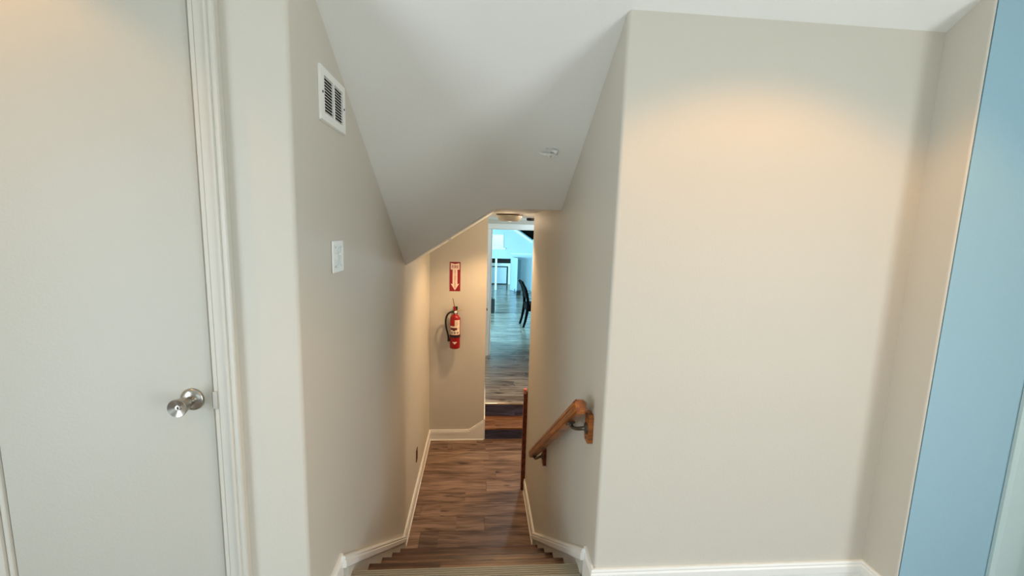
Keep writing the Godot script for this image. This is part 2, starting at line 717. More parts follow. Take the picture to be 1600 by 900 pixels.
func build_floors() -> void:
	var f := thing("floor", v(0, YU, 1.4), "upper floor at the head of the stairs", "floor", "", "structure")
	var st := mb()
	box(st, -2.3, 2.75, YU - 0.2, YU - 0.008, -2.3, 1.27)
	box(st, XL + 0.001, XR - 0.001, YU - 0.2, YU - 0.008, 1.27, 1.585)
	box(st, XR, XS, YU - 0.2, YU - 0.008, 1.27, ZR - 0.001)
	obj("subfloor", st, M.dark, f)
	planks(f, XL + 0.002, XR - 0.002, 1.2, 1.578, YU, 0.19, 1.2, M.taupe)
	planks(f, XR - 0.002, XS - 0.001, 1.2, ZR - 0.001, YU, 0.19, 1.2, M.taupe)
	planks(f, -2.19, 2.64, -0.7, 1.2, YU, 0.19, 1.2, M.taupe)
	f = thing("floor", v(0, YL, 3.7), "brown plank floor of the landing at the foot of the stairs", "floor", "", "structure")
	st = mb()
	box(st, XL - 0.1, 1.75, YL - 0.12, YL - 0.008, 2.4, ZF + 0.05)
	obj("subfloor", st, M.dark, f)
	planks(f, XL + 0.001, XR - 0.001, 2.95, 3.645, YL, 0.178, 1.22, M.brown)
	planks(f, XL + 0.001, 1.69, 3.645, ZF + 0.02, YL, 0.178, 1.22, M.brown)
	f = thing("floor", v(0.5, YR, 8), "grey plank floor of the hall and the far room", "floor", "", "structure")
	st = mb()
	box(st, XH - 0.1, 1.2, YR - 0.12, YR - 0.008, 4.95, ZD)
	box(st, -3.3, 2.0, YR - 0.12, YR - 0.008, ZD, 16.1)
	obj("subfloor", st, M.dark, f)
	planks(f, XH + 0.001, 1.119, 4.955, 5.97, YR, 0.169, 1.22, M.taupe)
	planks(f, XH + 0.001, 1.119, 5.97, ZD, YR, 0.18, 1.22, M.taupe)
	planks(f, 0.2, 1.03, ZD, ZD + 0.12, YR, 0.12, 1.22, M.taupe)
	planks(f, -0.9, 1.785, ZD + 0.12, ZE - 0.01, YR, 0.18, 1.22, M.taupe)
	planks(f, -3.19, -0.9, ZD + 0.12, ZE - 0.01, YR, 0.93, 2.29, M.taupe)
	planks(f, -0.3, 1.2, ZE - 0.01, 15.9, YR, 0.18, 1.5, M.taupe)
	free_org()


# ---------------------------------------------------------------- stairs
func build_stairs() -> void:
	var s := thing("staircase", v(-0.024, YL, 2.2), "flight of brown wooden steps going down from the ridged edge to the landing", "staircase")
	var x0 := -0.4991
	var x1 := 0.4509
	for i in range(0, 5):
		var y := YU - 0.1948 * i
		var z := 1.647 + 0.27 * i
		uvo = Vector2(rng.randf() * 3, rng.randf() * 3)
		var st := mb()
		if i > 0:
			box(st, x0, x1, y - 0.03, y, z - 0.27 - 0.02, z - 0.0345)
			obj("tread", st, M.tread, s)
			st = mb()
			# a rounded nosing on the front of the tread
			var pr := []
			for k in 9:
				var t := PI / 2 - PI * k / 8.0
				pr.append([cos(t) * 0.014, -0.016 + sin(t) * 0.016])
			pr += [[-0.02, -0.032], [-0.02, 0.0]]
			sweep(st, [v(x0, y, z - 0.014), v(x1, y, z - 0.014)], pr, [Vector3(0, 0, -1)])
			obj("nosing", st, M.tread_edge, s)
		st = mb()
		box(st, x0, x1, y - 0.1948, y - 0.031, z - 0.035, z - 0.02)
		obj("riser", st, M.tread, s)
	# ridged nosing at the top edge
	var pr := [[0.0, -0.028], [0.012, -0.026], [0.012, -0.006], [0.006, 0.002]]
	var u := 0.004
	var k := 0
	while u > -0.062:
		pr.append([u, 0.0055 if k % 4 == 1 or k % 4 == 2 else 0.0005])
		u -= [0.0012, 0.0052, 0.0012, 0.0032][k % 4]
		k += 1
	pr += [[-0.066, 0.0], [-0.066, -0.01], [-0.01, -0.012], [-0.01, -0.028]]
	var st2 := mb()
	uvo = Vector2.ZERO
	sweep(st2, [v(x0, YU, 1.636), v(x1, YU, 1.636)], pr, [Vector3(0, 0, -1)])
	var nz := obj("ridged_nosing", st2, M.nosing, s)
	nz.set_meta("label", "grey ridged edge strip of the top step")
	# boards that close the sides of the steps
	for side in [0, 1]:
		var xa: float = XL + 0.0005 if side == 0 else x1
		var xb: float = x0 if side == 0 else XR - 0.0005
		var st := mb()
		prism(st, [v(xa, YU - 0.0, 1.585), v(xa, -1.372, 1.59), v(xa, -2.318, 2.9), v(xa, YL, 2.96), v(xa, YL, 2.5), v(xa, -1.9, 1.585)], Vector3(xb - xa, 0, 0))
		obj("side_board", st, M.wall, s)
	# the two steps at the far side of the landing
	s = thing("staircase", v(0.6, YL, 4.75), "two low steps with slate-grey risers up from the landing to the hall", "staircase")
	st2 = mb()
	box(st2, XH + 0.013, 1.119, YL, -2.295, ZF + 0.012, ZF + 0.03)
	obj("riser", st2, M.slate, s)
	st2 = mb()
	uvo = Vector2(0.4, 0.3)
	box(st2, XH + 0.013, 1.119, -2.295, -2.263, ZF - 0.006, 4.93, 0.006)
	obj("tread", st2, M.tread_up, s)
	st2 = mb()
	uvo = Vector2(1.4, 0.8)
	box(st2, XH + 0.013, 1.119, -2.263, -2.118, 4.914, 4.93)
	obj("riser", st2, M.slate, s)
	st2 = mb()
	uvo = Vector2(0.9, 0.1)
	box(st2, XH + 0.013, 1.119, -2.118, YR + 0.001, 4.894, 4.955, 0.006)
	obj("nosing", st2, M.taupe[2], s)
	uvo = Vector2.ZERO
	free_org()


# ---------------------------------------------------------------- baseboards and casings
func base_profile(h: float) -> Array:
	return [[0.0, 0.0], [0.017, 0.0], [0.017, 0.008], [0.011, 0.014], [0.011, h - 0.052], [0.014, h - 0.048], [0.014, h - 0.02], [0.010, h - 0.014], [0.012, h - 0.008], [0.009, h], [0.0, h]]


func cap_profile(h: float) -> Array:
	return [[0.0, -0.052], [0.024, -0.052], [0.027, -0.046], [0.027, -0.022], [0.022, -0.016], [0.025, -0.008], [0.020, 0.0], [0.0, 0.0]]


func build_trim() -> void:
	var e := 0.0005
	var rt := Vector3(1, 0, 0)
	var lf := Vector3(-1, 0, 0)
	var back := Vector3(0, 0, 1)    # towards the camera
	var st := mb()
	sweep(st, [v(-0.694, YU, ZL - e), v(XL + e, YU, ZL - e), v(XL + e, YU, 1.56)], base_profile(0.152), [back, rt])
	struct("baseboard_left", st, M.trim, "white baseboard stub at the top of the stairs, left", "baseboard")
	st = mb()
	sweep(st, [v(XL + e, -1.285 - 0.0, 1.545), v(XL + e, -2.286, 2.93)], cap_profile(0), [rt])
	struct("trim_1", st, M.trim, "sloped white moulding above the steps on the left wall", "moulding")
	st = mb()
	sweep(st, [v(XL + e, YL, 2.93), v(XL + e, YL, ZF - e), v(-0.071, YL, ZF - e)], base_profile(0.125), [rt, back])
	struct("baseboard_landing", st, M.trim, "white baseboard along the left and end walls of the landing", "baseboard")
	# the end wall's baseboard climbs beside the two steps
	st = mb()
	prism(st, [v(-0.071, YL, ZF - e), v(-0.071, -2.286, ZF - e), v(XH - 0.002, -2.172, ZF - e), v(XH - 0.002, YL, ZF - e)], Vector3(0, 0, 0.011))
	sweep(st, [v(-0.073, -2.286, ZF - e), v(XH - 0.002, -2.170, ZF - e)], [[0.0, -0.05], [0.014, -0.048], [0.014, -0.02], [0.010, -0.014], [0.012, -0.008], [0.009, 0.0], [0.0, 0.0]], [back])
	sweep(st, [v(-0.073, YL, ZF - e), v(XH - 0.002, YL, ZF - e)], [[0.0, 0.0], [0.017, 0.0], [0.017, 0.008], [0.011, 0.014], [0.0, 0.014]], [back])
	struct("trim_2", st, M.trim, "white baseboard piece that climbs beside the two far steps", "baseboard")
	st = mb()
	prism(st, [v(XH + e, YL, ZF + 0.001), v(XH + e, -2.165, ZF + 0.001), v(XH + e, -1.96, 4.95), v(XH + e, YR, 4.95), v(XH + e, YL, 4.95)], Vector3(0.012, 0, 0))
	sweep(st, [v(XH + e, YR, 4.95), v(XH + e, YR, ZD - 0.02)], base_profile(0.13), [rt])
	struct("baseboard_hall", st, M.trim, "white baseboard along the left wall of the hall", "baseboard")
	# right side
	st = mb()
	sweep(st, [v(XR - e, YU, 1.56), v(XR - e, YU, ZR - e), v(XS - e, YU, ZR - e), v(XS - e, YU, ZS - e), v(1.94, YU, ZS - e)], base_profile(0.152), [lf, back, lf, back])
	struct("baseboard_right", st, M.trim, "white baseboard under the warm-lit wall at right", "baseboard")
	st = mb()
	sweep(st, [v(XR - e, -1.285, 1.545), v(XR - e, -2.286, 2.93)], cap_profile(0), [lf])
	struct("trim_3", st, M.trim, "sloped white moulding above the steps on the right wall", "moulding")
	st = mb()
	sweep(st, [v(XR - e, YL, 2.93), v(XR - e, YL, 3.63)], base_profile(0.125), [lf])
	struct("baseboard_landing_right", st, M.trim, "short white baseboard on the right of the landing", "baseboard")
	# casing and jamb of the white door
	st = mb()
	var cp := [[-0.752, 0.0], [-0.752, 0.012], [-0.722, 0.013], [-0.7205, 0.023], [-0.7145, 0.023], [-0.7125, 0.019], [-0.705, 0.021], [-0.698, 0.022], [-0.695, 0.019], [-0.695, 0.0]]
	var pts := []
	for p in cp:
		pts.append(v(p[0], YU, ZL - e - p[1]))
	prism(st, pts, Vector3(0, 2.1, 0))
	pts = []
	for p in cp:
		pts.append(v(-2.145 - p[0], YU, ZL - e - p[1]))
	prism(st, pts, Vector3(0, 2.1, 0))
	box(st, -0.766, -0.7525, YU, 0.61, ZL - 0.012, ZL + 0.115, 0.002)
	box(st, -1.392, -1.3785, YU, 0.61, ZL - 0.005, ZL + 0.115, 0.002)
	box(st, -1.45, -0.695, 0.6, 0.665, ZL - 0.016, ZL - 0.0005, 0.003)
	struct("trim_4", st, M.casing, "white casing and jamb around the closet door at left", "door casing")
	# casing right of the blue wall
	st = mb()
	pts = []
	for p in [[1.941, 0.0], [1.941, 0.010], [1.955, 0.017], [2.0, 0.019], [2.033, 0.019], [2.037, 0.012], [2.055, 0.012], [2.058, 0.0]]:
		pts.append(v(p[0], YU, ZS - e - p[1]))
	prism(st, pts, Vector3(0, 2.12, 0))
	struct("trim_5", st, M.blue_trim, "pale blue-green door casing at the right edge", "door casing")
	var d := thing("door_2", v(2.35, YU, ZS), "pale blue-green door beyond the casing at the right edge", "door", "", "structure")
	st = mb()
	box(st, 2.06, 2.64, YU + 0.01, 0.66, ZS + 0.02, ZS + 0.055, 0.003)
	obj("leaf", st, M.blue_trim, d)
	free_org()
	# casing of the far doorway
	st = mb()
	for x in [[0.132, 0.19, 1.0], [1.04, 1.098, -1.0]]:
		pts = []
		var cprof := [[x[0], 0.0], [x[0], 0.014], [x[0] + 0.012, 0.018], [x[1] - 0.015, 0.018], [x[1], 0.010], [x[1], 0.0]] if x[2] > 0 else [[x[0], 0.0], [x[0], 0.010], [x[0] + 0.015, 0.018], [x[1] - 0.012, 0.018], [x[1], 0.014], [x[1], 0.0]]
		for p in cprof:
			pts.append(v(p[0], YR, ZD - e - p[1]))
		prism(st, pts, Vector3(0, 2.074, 0))
	box(st, 0.132, 1.098, -0.0165, 0.068, ZD - 0.018, ZD - e, 0.004)
	box(st, 0.2005, 0.214, YR, -0.0105, ZD + 0.001, ZD + 0.119, 0.002)
	box(st, 1.016, 1.0295, YR, -0.0105, ZD + 0.001, ZD + 0.119, 0.002)
	box(st, 0.214, 1.016, -0.024, -0.0105, ZD + 0.001, ZD + 0.119, 0.002)
	struct("trim_6", st, M.trim, "white casing of the far doorway at the end of the hall", "door casing")


# ---------------------------------------------------------------- the far room
func far_roof(x: float) -> float:
	return -0.062 - 0.66 * (x - 1.36) if x > -0.7 else -0.062 - 0.66 * (-0.7 - 1.36) + 0.66 * (x + 0.7)


func build_far_room() -> void:
	var st := mb()
	var xk := 1.79
	# gable wall with an opening at its foot and a window
	var ox0 := -0.25
	var ox1 := 1.09
	var oy := -1.02
	var wx0 := 0.43
	var wx1 := 0.83
	var wy0 := -0.655
	var wy1 := -0.205
	var t := Vector3(0, 0, -0.1)
	prism(st, [v(-3.2, YR, ZE), v(ox0, YR, ZE), v(ox0, far_roof(ox0), ZE), v(-0.7, far_roof(-0.7), ZE), v(-3.2, far_roof(-3.2), ZE)], t)
	prism(st, [v(ox0, oy, ZE), v(wx0, oy, ZE), v(wx0, far_roof(wx0), ZE), v(ox0, far_roof(ox0), ZE)], t)
	prism(st, [v(wx0, oy, ZE), v(wx1, oy, ZE), v(wx1, wy0, ZE), v(wx0, wy0, ZE)], t)
	prism(st, [v(wx0, wy1, ZE), v(wx1, wy1, ZE), v(wx1, far_roof(wx1), ZE), v(wx0, far_roof(wx0), ZE)], t)
	prism(st, [v(wx1, oy, ZE), v(ox1, oy, ZE), v(ox1, far_roof(ox1), ZE), v(wx1, far_roof(wx1), ZE)], t)
	prism(st, [v(ox1, YR, ZE), v(xk, YR, ZE), v(xk, far_roof(xk), ZE), v(ox1, far_roof(ox1), ZE)], t)
	struct("wall_gable", st, M.room_wall, "bright gable wall at the far end of the room", "wall")
	st = mb()
	box(st, xk, xk + 0.12, YR, far_roof(xk) + 0.02, ZD + 0.12, ZE + 0.1)
	struct("wall_far_right", st, M.room_wall, "low side wall at the right of the far room", "wall")
	st = mb()
	var yl := far_roof(-3.2)
	box(st, -3.3, -3.2, YR, -1.55, ZD + 0.12, ZE + 0.1)
	box(st, -3.3, -3.2, -1.55, yl + 0.02, ZD + 0.12, 7.1)
	box(st, -3.3, -3.2, -1.55, yl + 0.02, 11.5, ZE + 0.1)
	box(st, -3.3, -3.2, -0.45, yl + 0.02, 7.1, 11.5)
	struct("wall_far_left", st, M.room_wall, "side wall with a long window in the far room", "wall")
	st = mb()
	var up := Vector3(0, 0.1, 0)
	prism(st, [v(-0.7, far_roof(-0.7), ZD + 0.12), v(xk + 0.12, far_roof(xk + 0.12), ZD + 0.12), v(xk + 0.12, far_roof(xk + 0.12), ZE + 0.1), v(-0.7, far_roof(-0.7), ZE + 0.1)], up)
	prism(st, [v(-0.7, far_roof(-0.7), ZD + 0.12), v(-3.3, far_roof(-3.3), ZD + 0.12), v(-3.3, far_roof(-3.3), ZE + 0.1), v(-0.7, far_roof(-0.7), ZE + 0.1)], up)
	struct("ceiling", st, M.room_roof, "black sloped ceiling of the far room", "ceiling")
	# white rake board under the roof, and battens
	st = mb()
	prism(st, [v(0.2, far_roof(0.2) - 0.02, ZE - 0.001), v(xk - 0.003, far_roof(xk) - 0.02, ZE - 0.001), v(xk - 0.003, far_roof(xk) - 0.13, ZE - 0.001), v(0.2, far_roof(0.2) - 0.13, ZE - 0.001)], Vector3(0, 0, 0.03))
	struct("trim_7", st, M.trim, "white sloped board where the gable wall meets the black ceiling", "trim board")
	st = mb()
	prism(st, [v(0.2, far_roof(0.2) - 0.003, ZE - 0.1), v(xk - 0.003, far_roof(xk) - 0.003, ZE - 0.1), v(xk - 0.003, far_roof(xk) - 0.05, ZE - 0.1), v(0.2, far_roof(0.2) - 0.05, ZE - 0.1)], Vector3(0, 0, 0.03))
	struct("trim_8", st, plain(c8(120, 140, 146), 0.5), "thin grey sloped board just under the black ceiling", "trim board")
	st = mb()
	box(st, 1.09, xk - 0.002, -0.85, -0.835, ZE - 0.012, ZE - 0.0005)
	struct("trim_9", st, M.trim, "thin level batten on the gable wall above the folding leaf", "trim board")
	# the gable window
	var w := thing("window_4", v(0.63, wy0, ZE), "small white window with four panes high in the gable wall", "window", "", "structure")
	st = mb()
	for x in [wx0, wx1 - 0.05]:
		box(st, x, x + 0.05, wy0, wy1, ZE - 0.02, ZE + 0.06, 0.004)
	for y in [wy0, wy1 - 0.05]:
		box(st, wx0 + 0.05, wx1 - 0.05, y, y + 0.05, ZE - 0.02, ZE + 0.06, 0.004)
	obj("window_frame", st, M.trim, w)
	st = mb()
	box(st, 0.618, 0.642, wy0 + 0.05, wy1 - 0.05, ZE + 0.005, ZE + 0.035)
	box(st, wx0 + 0.05, 0.618, -0.44, -0.416, ZE + 0.005, ZE + 0.035)
	box(st, 0.642, wx1 - 0.05, -0.44, -0.416, ZE + 0.005, ZE + 0.035)
	obj("glazing_bar", st, M.trim, w)
	for x in [[wx0 + 0.05, 0.618], [0.642, wx1 - 0.05]]:
		for y in [[wy0 + 0.05, -0.44], [-0.416, wy1 - 0.05]]:
			st = mb()
			box(st, x[0], x[1], y[0], y[1], ZE + 0.018, ZE + 0.022)
			obj("pane", st, M.glass, w)
	st = mb()
	box(st, wx0 - 0.05, wx1 + 0.07, wy0 - 0.05, wy0, ZE - 0.05, ZE - 0.0005, 0.005)
	obj("sill", st, M.trim, w)
	free_org()
	# the alcove behind the opening
	st = mb()
	box(st, ox0 - 0.1, ox0, YR, -0.9, ZE + 0.1, 16.0)
	box(st, ox1 + 0.1, ox1 + 0.2, YR, -0.9, ZE + 0.1, 16.0)
	box(st, ox0, ox1 + 0.1, YR, -0.9, 15.95, 16.05)
	struct("wall_alcove", st, plain(c8(222, 228, 232), 0.6), "grey walls of the alcove behind the opening in the gable wall", "wall")
	st = mb()
	box(st, ox0, ox1 + 0.1, -1.02, -0.95, ZE + 0.1, 15.95)
	box(st, ox0, ox1 + 0.1, -1.29, -1.02, 15.80, 15.95)
	struct("trim_10", st, plain(c8(30, 20, 16), 0.8), "dark brown beam across the top of the alcove", "beam")
	st = mb()
	box(st, ox0, ox1 + 0.1, -1.41, -1.29, 15.86, 15.95, 0.006)
	box(st, 1.11, 1.19, YR, -1.41, 15.86, 15.95, 0.006)
	struct("trim_11", st, M.trim, "white lintel above the panel in the alcove", "trim board")
	var p := thing("wall_panel", v(0.7, YR, 15.9), "grey-blue panel with a dark edge standing in the alcove beyond the post", "panel")
	st = mb()
	box(st, -0.2, 1.055, YR + 0.03, -1.45, 15.88, 15.91, 0.004)
	obj("board", st, plain(c8(218, 228, 238), 0.5), p)
	st = mb()
	box(st, 1.055, 1.1, YR, -1.41, 15.86, 15.91, 0.003)
	box(st, -0.2, 1.055, YR, YR + 0.03, 15.86, 15.91, 0.003)
	box(st, -0.2, 1.055, -1.45, -1.412, 15.86, 15.91, 0.003)
	obj("edge_frame", st, plain(c8(38, 50, 58), 0.5), p)
	free_org()
	st = mb()
	box(st, 0.563, 0.627, YR, oy - 0.001, ZE - 0.01, ZE + 0.08, 0.004)
	struct("trim_12", st, M.trim, "white post in the opening of the gable wall", "post")


# ---------------------------------------------------------------- the white door at left
func build_door() -> void:
	var d := thing("door_1", v(-1.07, YU, ZL), "flat white closet door with a round steel knob, at left", "door", "", "structure")
	var st := mb()
	box(st, -1.3775, -0.7755, YU + 0.008, 0.598, ZL + 0.003, ZL + 0.038, 0.0025)
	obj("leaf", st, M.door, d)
	st = mb()
	var at := v(-0.835, -0.528, ZL + 0.003)
	lathe(st, at, Vector3(0, 0, 1), [[0.0001, 0.0], [0.033, 0.0], [0.0335, 0.003], [0.031, 0.007], [0.022, 0.011], [0.0135, 0.013], [0.0128, 0.018], [0.0135, 0.022], [0.0165, 0.026], [0.0215, 0.045], [0.0255, 0.064], [0.0262, 0.067], [0.0250, 0.069], [0.0075, 0.0625], [0.0072, 0.0645], [0.0001, 0.0648]], 40)
	var k := obj("knob", st, M.steel, d)
	k.set_meta("label", "brushed steel knob with a keyhole")
	st = mb()
	cbox(st, at + Vector3(0, 0, 0.0649), Vector3(0.0016, 0.008, 0.001))
	lathe(st, at + Vector3(0, 0, 0.0645), Vector3(0, 0, 1), [[0.0001, 0.0006], [0.0022, 0.0006], [0.0022, 0.0]], 12)
	obj("keyhole", st, M.gap, d)
	st = mb()
	box(st, -0.7695, -0.7555, -0.552, -0.498, ZL - 0.0155, ZL - 0.0122, 0.001)
	box(st, -0.7699, -0.7665, -0.55, -0.50, ZL - 0.0155, ZL + 0.02, 0.001)
	obj("latch_plate", st, M.steel, d)
	free_org()


# ---------------------------------------------------------------- handrail
func build_handrail() -> void:
	var a := v(0.404, -0.672, 1.545)
	var b := v(0.404, -1.573, 2.80)
	var h := thing("handrail", v(0.40, -1.14, 2.2), "varnished oak handrail sloping down the right wall on two dark metal brackets", "handrail")
	a -= org
	b -= org
	var d := (b - a).normalized()
	var side := Vector3(1, 0, 0)
	var up := side.cross(d).normalized()
	if up.y < 0:
		up = -up
	# an eight-sided section with grooves along the sides
	var prof := [[-0.015, 0.028], [0.015, 0.028], [0.027, 0.016], [0.028, 0.004], [0.0245, 0.001], [0.0245, -0.003], [0.027, -0.006], [0.024, -0.022], [0.016, -0.027], [-0.016, -0.027], [-0.024, -0.022], [-0.027, -0.006], [-0.0245, -0.003], [-0.0245, 0.001], [-0.028, 0.004], [-0.027, 0.016]]
	var st := mb()
	var rings := []
	for k in 4:
		var t: float = [0.0, 0.008, 0.992, 1.0][k]
		var s: float = [0.78, 1.0, 1.0, 0.78][k]
		var ring := []
		for p in prof:
			ring.append(a.lerp(b, t) + side * p[0] * s + up * p[1] * s)
		rings.append(ring)
	var n := prof.size()
	for k in 3:
		for j in n:
			var o: Vector3 = rings[k][j] + rings[k][(j + 1) % n] - a.lerp(b, [0.0, 0.008, 0.992][k]) * 2
			rail_quad(st, [rings[k][j], rings[k][(j + 1) % n], rings[k + 1][(j + 1) % n], rings[k + 1][j]], o, a, d, float(j) / n)
	poly(st, rings[0], -d)
	poly(st, rings[3], d)
	obj("rail", st, M.oak, h)
	for k in 2:
		var z: float = [1.588, 2.60][k]
		var y: float = [-0.780, -1.475][k]
		st = mb()
		var q := []
		for p in [[-0.029, -0.052], [-0.023, -0.06], [0.023, -0.06], [0.029, -0.052], [0.029, 0.052], [0.023, 0.06], [-0.023, 0.06], [-0.029, 0.052]]:
			q.append(v(XR - 0.0005, y + p[1], z + p[0]))
		prism(st, q, Vector3(-0.02, 0, 0))
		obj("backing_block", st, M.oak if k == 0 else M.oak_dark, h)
		# a forged arm: plate, curved neck and saddle under the rail
		st = mb()
		lathe(st, v(XR - 0.0205, y - 0.005, z), Vector3(-1, 0, 0), [[0.0001, 0.0], [0.024, 0.0], [0.024, 0.003], [0.016, 0.007], [0.009, 0.010], [0.0001, 0.010]], 20)
		var under := a + d * ((-(z + 0.125) - (a.z + org.z)) / d.z) - up * 0.031
		var p0 := v(XR - 0.024, y - 0.005, z)
		var pts := []
		var rad := []
		for i in 11:
			var t := i / 10.0
			var c1 := p0 + Vector3(-0.03, 0.0, 0)
			var c2 := under + Vector3(0.012, -0.03, 0)
			pts.append(p0 * pow(1 - t, 3) + c1 * 3 * t * pow(1 - t, 2) + c2 * 3 * t * t * (1 - t) + under * pow(t, 3))
			rad.append(lerpf(0.0085, 0.007, t))
		tube(st, pts, rad, 12)
		var turn := Basis(side, up, side.cross(up))
		cbox(st, under + up * 0.001, Vector3(0.03, 0.005, 0.06), 0.0015, turn)
		obj("bracket", st, M.pewter, h)
		for s in [-1.0, 1.0]:
			st = mb()
			lathe(st, v(XR - 0.0206, y + s * 0.045, z), Vector3(-1, 0, 0), [[0.005, 0.0], [0.004, 0.002], [0.0001, 0.0025]], 10)
			obj("screw", st, M.pewter, h)
	free_org()
	# post at the end of the right wall
	var p := thing("newel_post", v(0.448, YL, 3.67), "slim reddish wooden post standing at the end of the right wall on the landing", "post")
	st = mb()
	box(st, 0.43, 0.468, YL, -1.475, 3.648, 3.69, 0.004)
	obj("shaft", st, M.oak_dark, p)
	st = mb()
	cbox(st, v(0.443, -1.452, 3.662), Vector3(0.032, 0.05, 0.03), 0.008)
	var cap := obj("cap", st, plain(c8(206, 120, 100), 0.35), p)
	cap.set_meta("label", "paler pinkish wood cap")
	st = mb()
	cbox(st, v(0.462, -1.485, 3.665), Vector3(0.014, 0.06, 0.03), 0.003)
	obj("metal_clip", st, M.steel_dark, p)
	free_org()


func rail_quad(st: SurfaceTool, q: Array, outward: Vector3, a: Vector3, d: Vector3, across: float) -> void:
	var n: Vector3 = (q[1] - q[0]).cross(q[3] - q[0]).normalized()
	var f := n.dot(outward) < 0
	if f:
		n = -n
	var order := [0, 2, 1, 0, 3, 2]
	if f:
		order = [0, 1, 2, 0, 2, 3]
	for i in order:
		var p: Vector3 = q[i]
		st.set_normal(n)
		st.set_uv(Vector2((p - a).dot(d), across * 0.18 + (0.012 if i == 1 or i == 2 else 0.0)))
		st.add_vertex(p)


# ---------------------------------------------------------------- lamps
func build_hall_lamp() -> void:
	hall_lamp(v(0.275, YC, 3.95), "small round flush ceiling lamp with a frosted dome in the hall beyond the stairs", 1.4, 0.05)
	hall_lamp(v(1.30, YC, 4.15), "round flush ceiling lamp over the landing, hidden behind the right stair wall", 0.8, 0.9)
	hall_lamp(v(0.95, YC, 5.75), "round flush ceiling lamp before the far doorway, behind the right stair wall", 0.3, 0.6, true)


func hall_lamp(at: Vector3, label: String, down: float, all_round: float, cool := false) -> void:
	var o := thing("ceiling_lamp", at, label, "ceiling lamp")
	var st := mb()
	lathe(st, Vector3.ZERO, Vector3.DOWN, [[0.0001, 0.0], [0.122, 0.0], [0.124, 0.006], [0.122, 0.012], [0.113, 0.015], [0.0001, 0.015]], 40)
	obj("base_ring", st, M.pewter, o)
	st = mb()
	lathe(st, Vector3.ZERO, Vector3.DOWN, [[0.112, 0.0152], [0.113, 0.022], [0.106, 0.042], [0.096, 0.058], [0.088, 0.065], [0.05, 0.068], [0.0001, 0.069]], 40)
	obj("dome", st, M.lens, o)
	free_org()
	# the dome throws most of its light down
	var l := SpotLight3D.new()
	l.name = numbered("ceiling_lamp_light")
	l.light_color = c8(214, 238, 255) if cool else c8(255, 208, 156)
	l.light_energy = down
	l.light_size = 0.05
	l.spot_range = 12
	l.spot_attenuation = 2.0
	l.spot_angle = 66.0
	l.spot_angle_attenuation = 0.5
	l.shadow_enabled = true
	tag(l, "light of a hall ceiling lamp", "light")
	add_child(l)
	l.look_at_from_position(at + Vector3(0, -0.042, 0), at + Vector3(0, -1, 0), Vector3.FORWARD)
	var g := OmniLight3D.new()
	g.name = numbered("ceiling_lamp_glow")
	g.light_color = c8(214, 238, 255) if cool else c8(255, 226, 190)
	g.light_energy = all_round
	g.light_size = 0.05
	g.omni_range = 12
	g.omni_attenuation = 2.0
	g.shadow_enabled = true
	g.position = at + Vector3(0, -0.045, 0)
	tag(g, "soft glow of the hall ceiling lamp", "light")
	add_child(g)


func build_downlights() -> void:
	for k in 2:
		var x: float = [0.95, -1.5][k]
		var z: float = [0.62, 0.95][k]
		var n := Vector3(0, -1, -0.6026).normalized()
		var at := v(x, roof_a(z), z)
		var o := thing("downlight", at, ["recessed downlight in the slope above the warm-lit wall at right", "recessed downlight in the slope above the white door at left"][k], "downlight", "recessed downlights in the slope")
		var st := mb()
		lathe(st, Vector3.ZERO, n, [[0.085, 0.0], [0.085, 0.004], [0.07, 0.008], [0.062, 0.003], [0.062, 0.0]], 36)
		obj("trim_ring", st, M.trim, o)
		st = mb()
		lathe(st, Vector3.ZERO, n, [[0.062, 0.001], [0.03, 0.004], [0.0001, 0.005]], 36)
		obj("lamp_lens", st, M.bulb, o)
		free_org()
		var l := SpotLight3D.new()
		l.name = "downlight_lamp" if k == 0 else "downlight_lamp_001"
		l.light_color = c8(255, 178, 70)
		l.light_energy = [1.6, 0.65][k]
		l.spot_range = 10
		l.spot_attenuation = 2.0
		l.spot_angle = [53.0, 58.0][k]
		l.spot_angle_attenuation = 0.28
		l.light_size = 0.04
		l.shadow_enabled = true
		add_child(l)
		l.look_at_from_position(at + n * 0.02, at + n * 0.02 + Vector3.DOWN, Vector3.FORWARD)
		tag(l, "warm light of a downlight", "light")


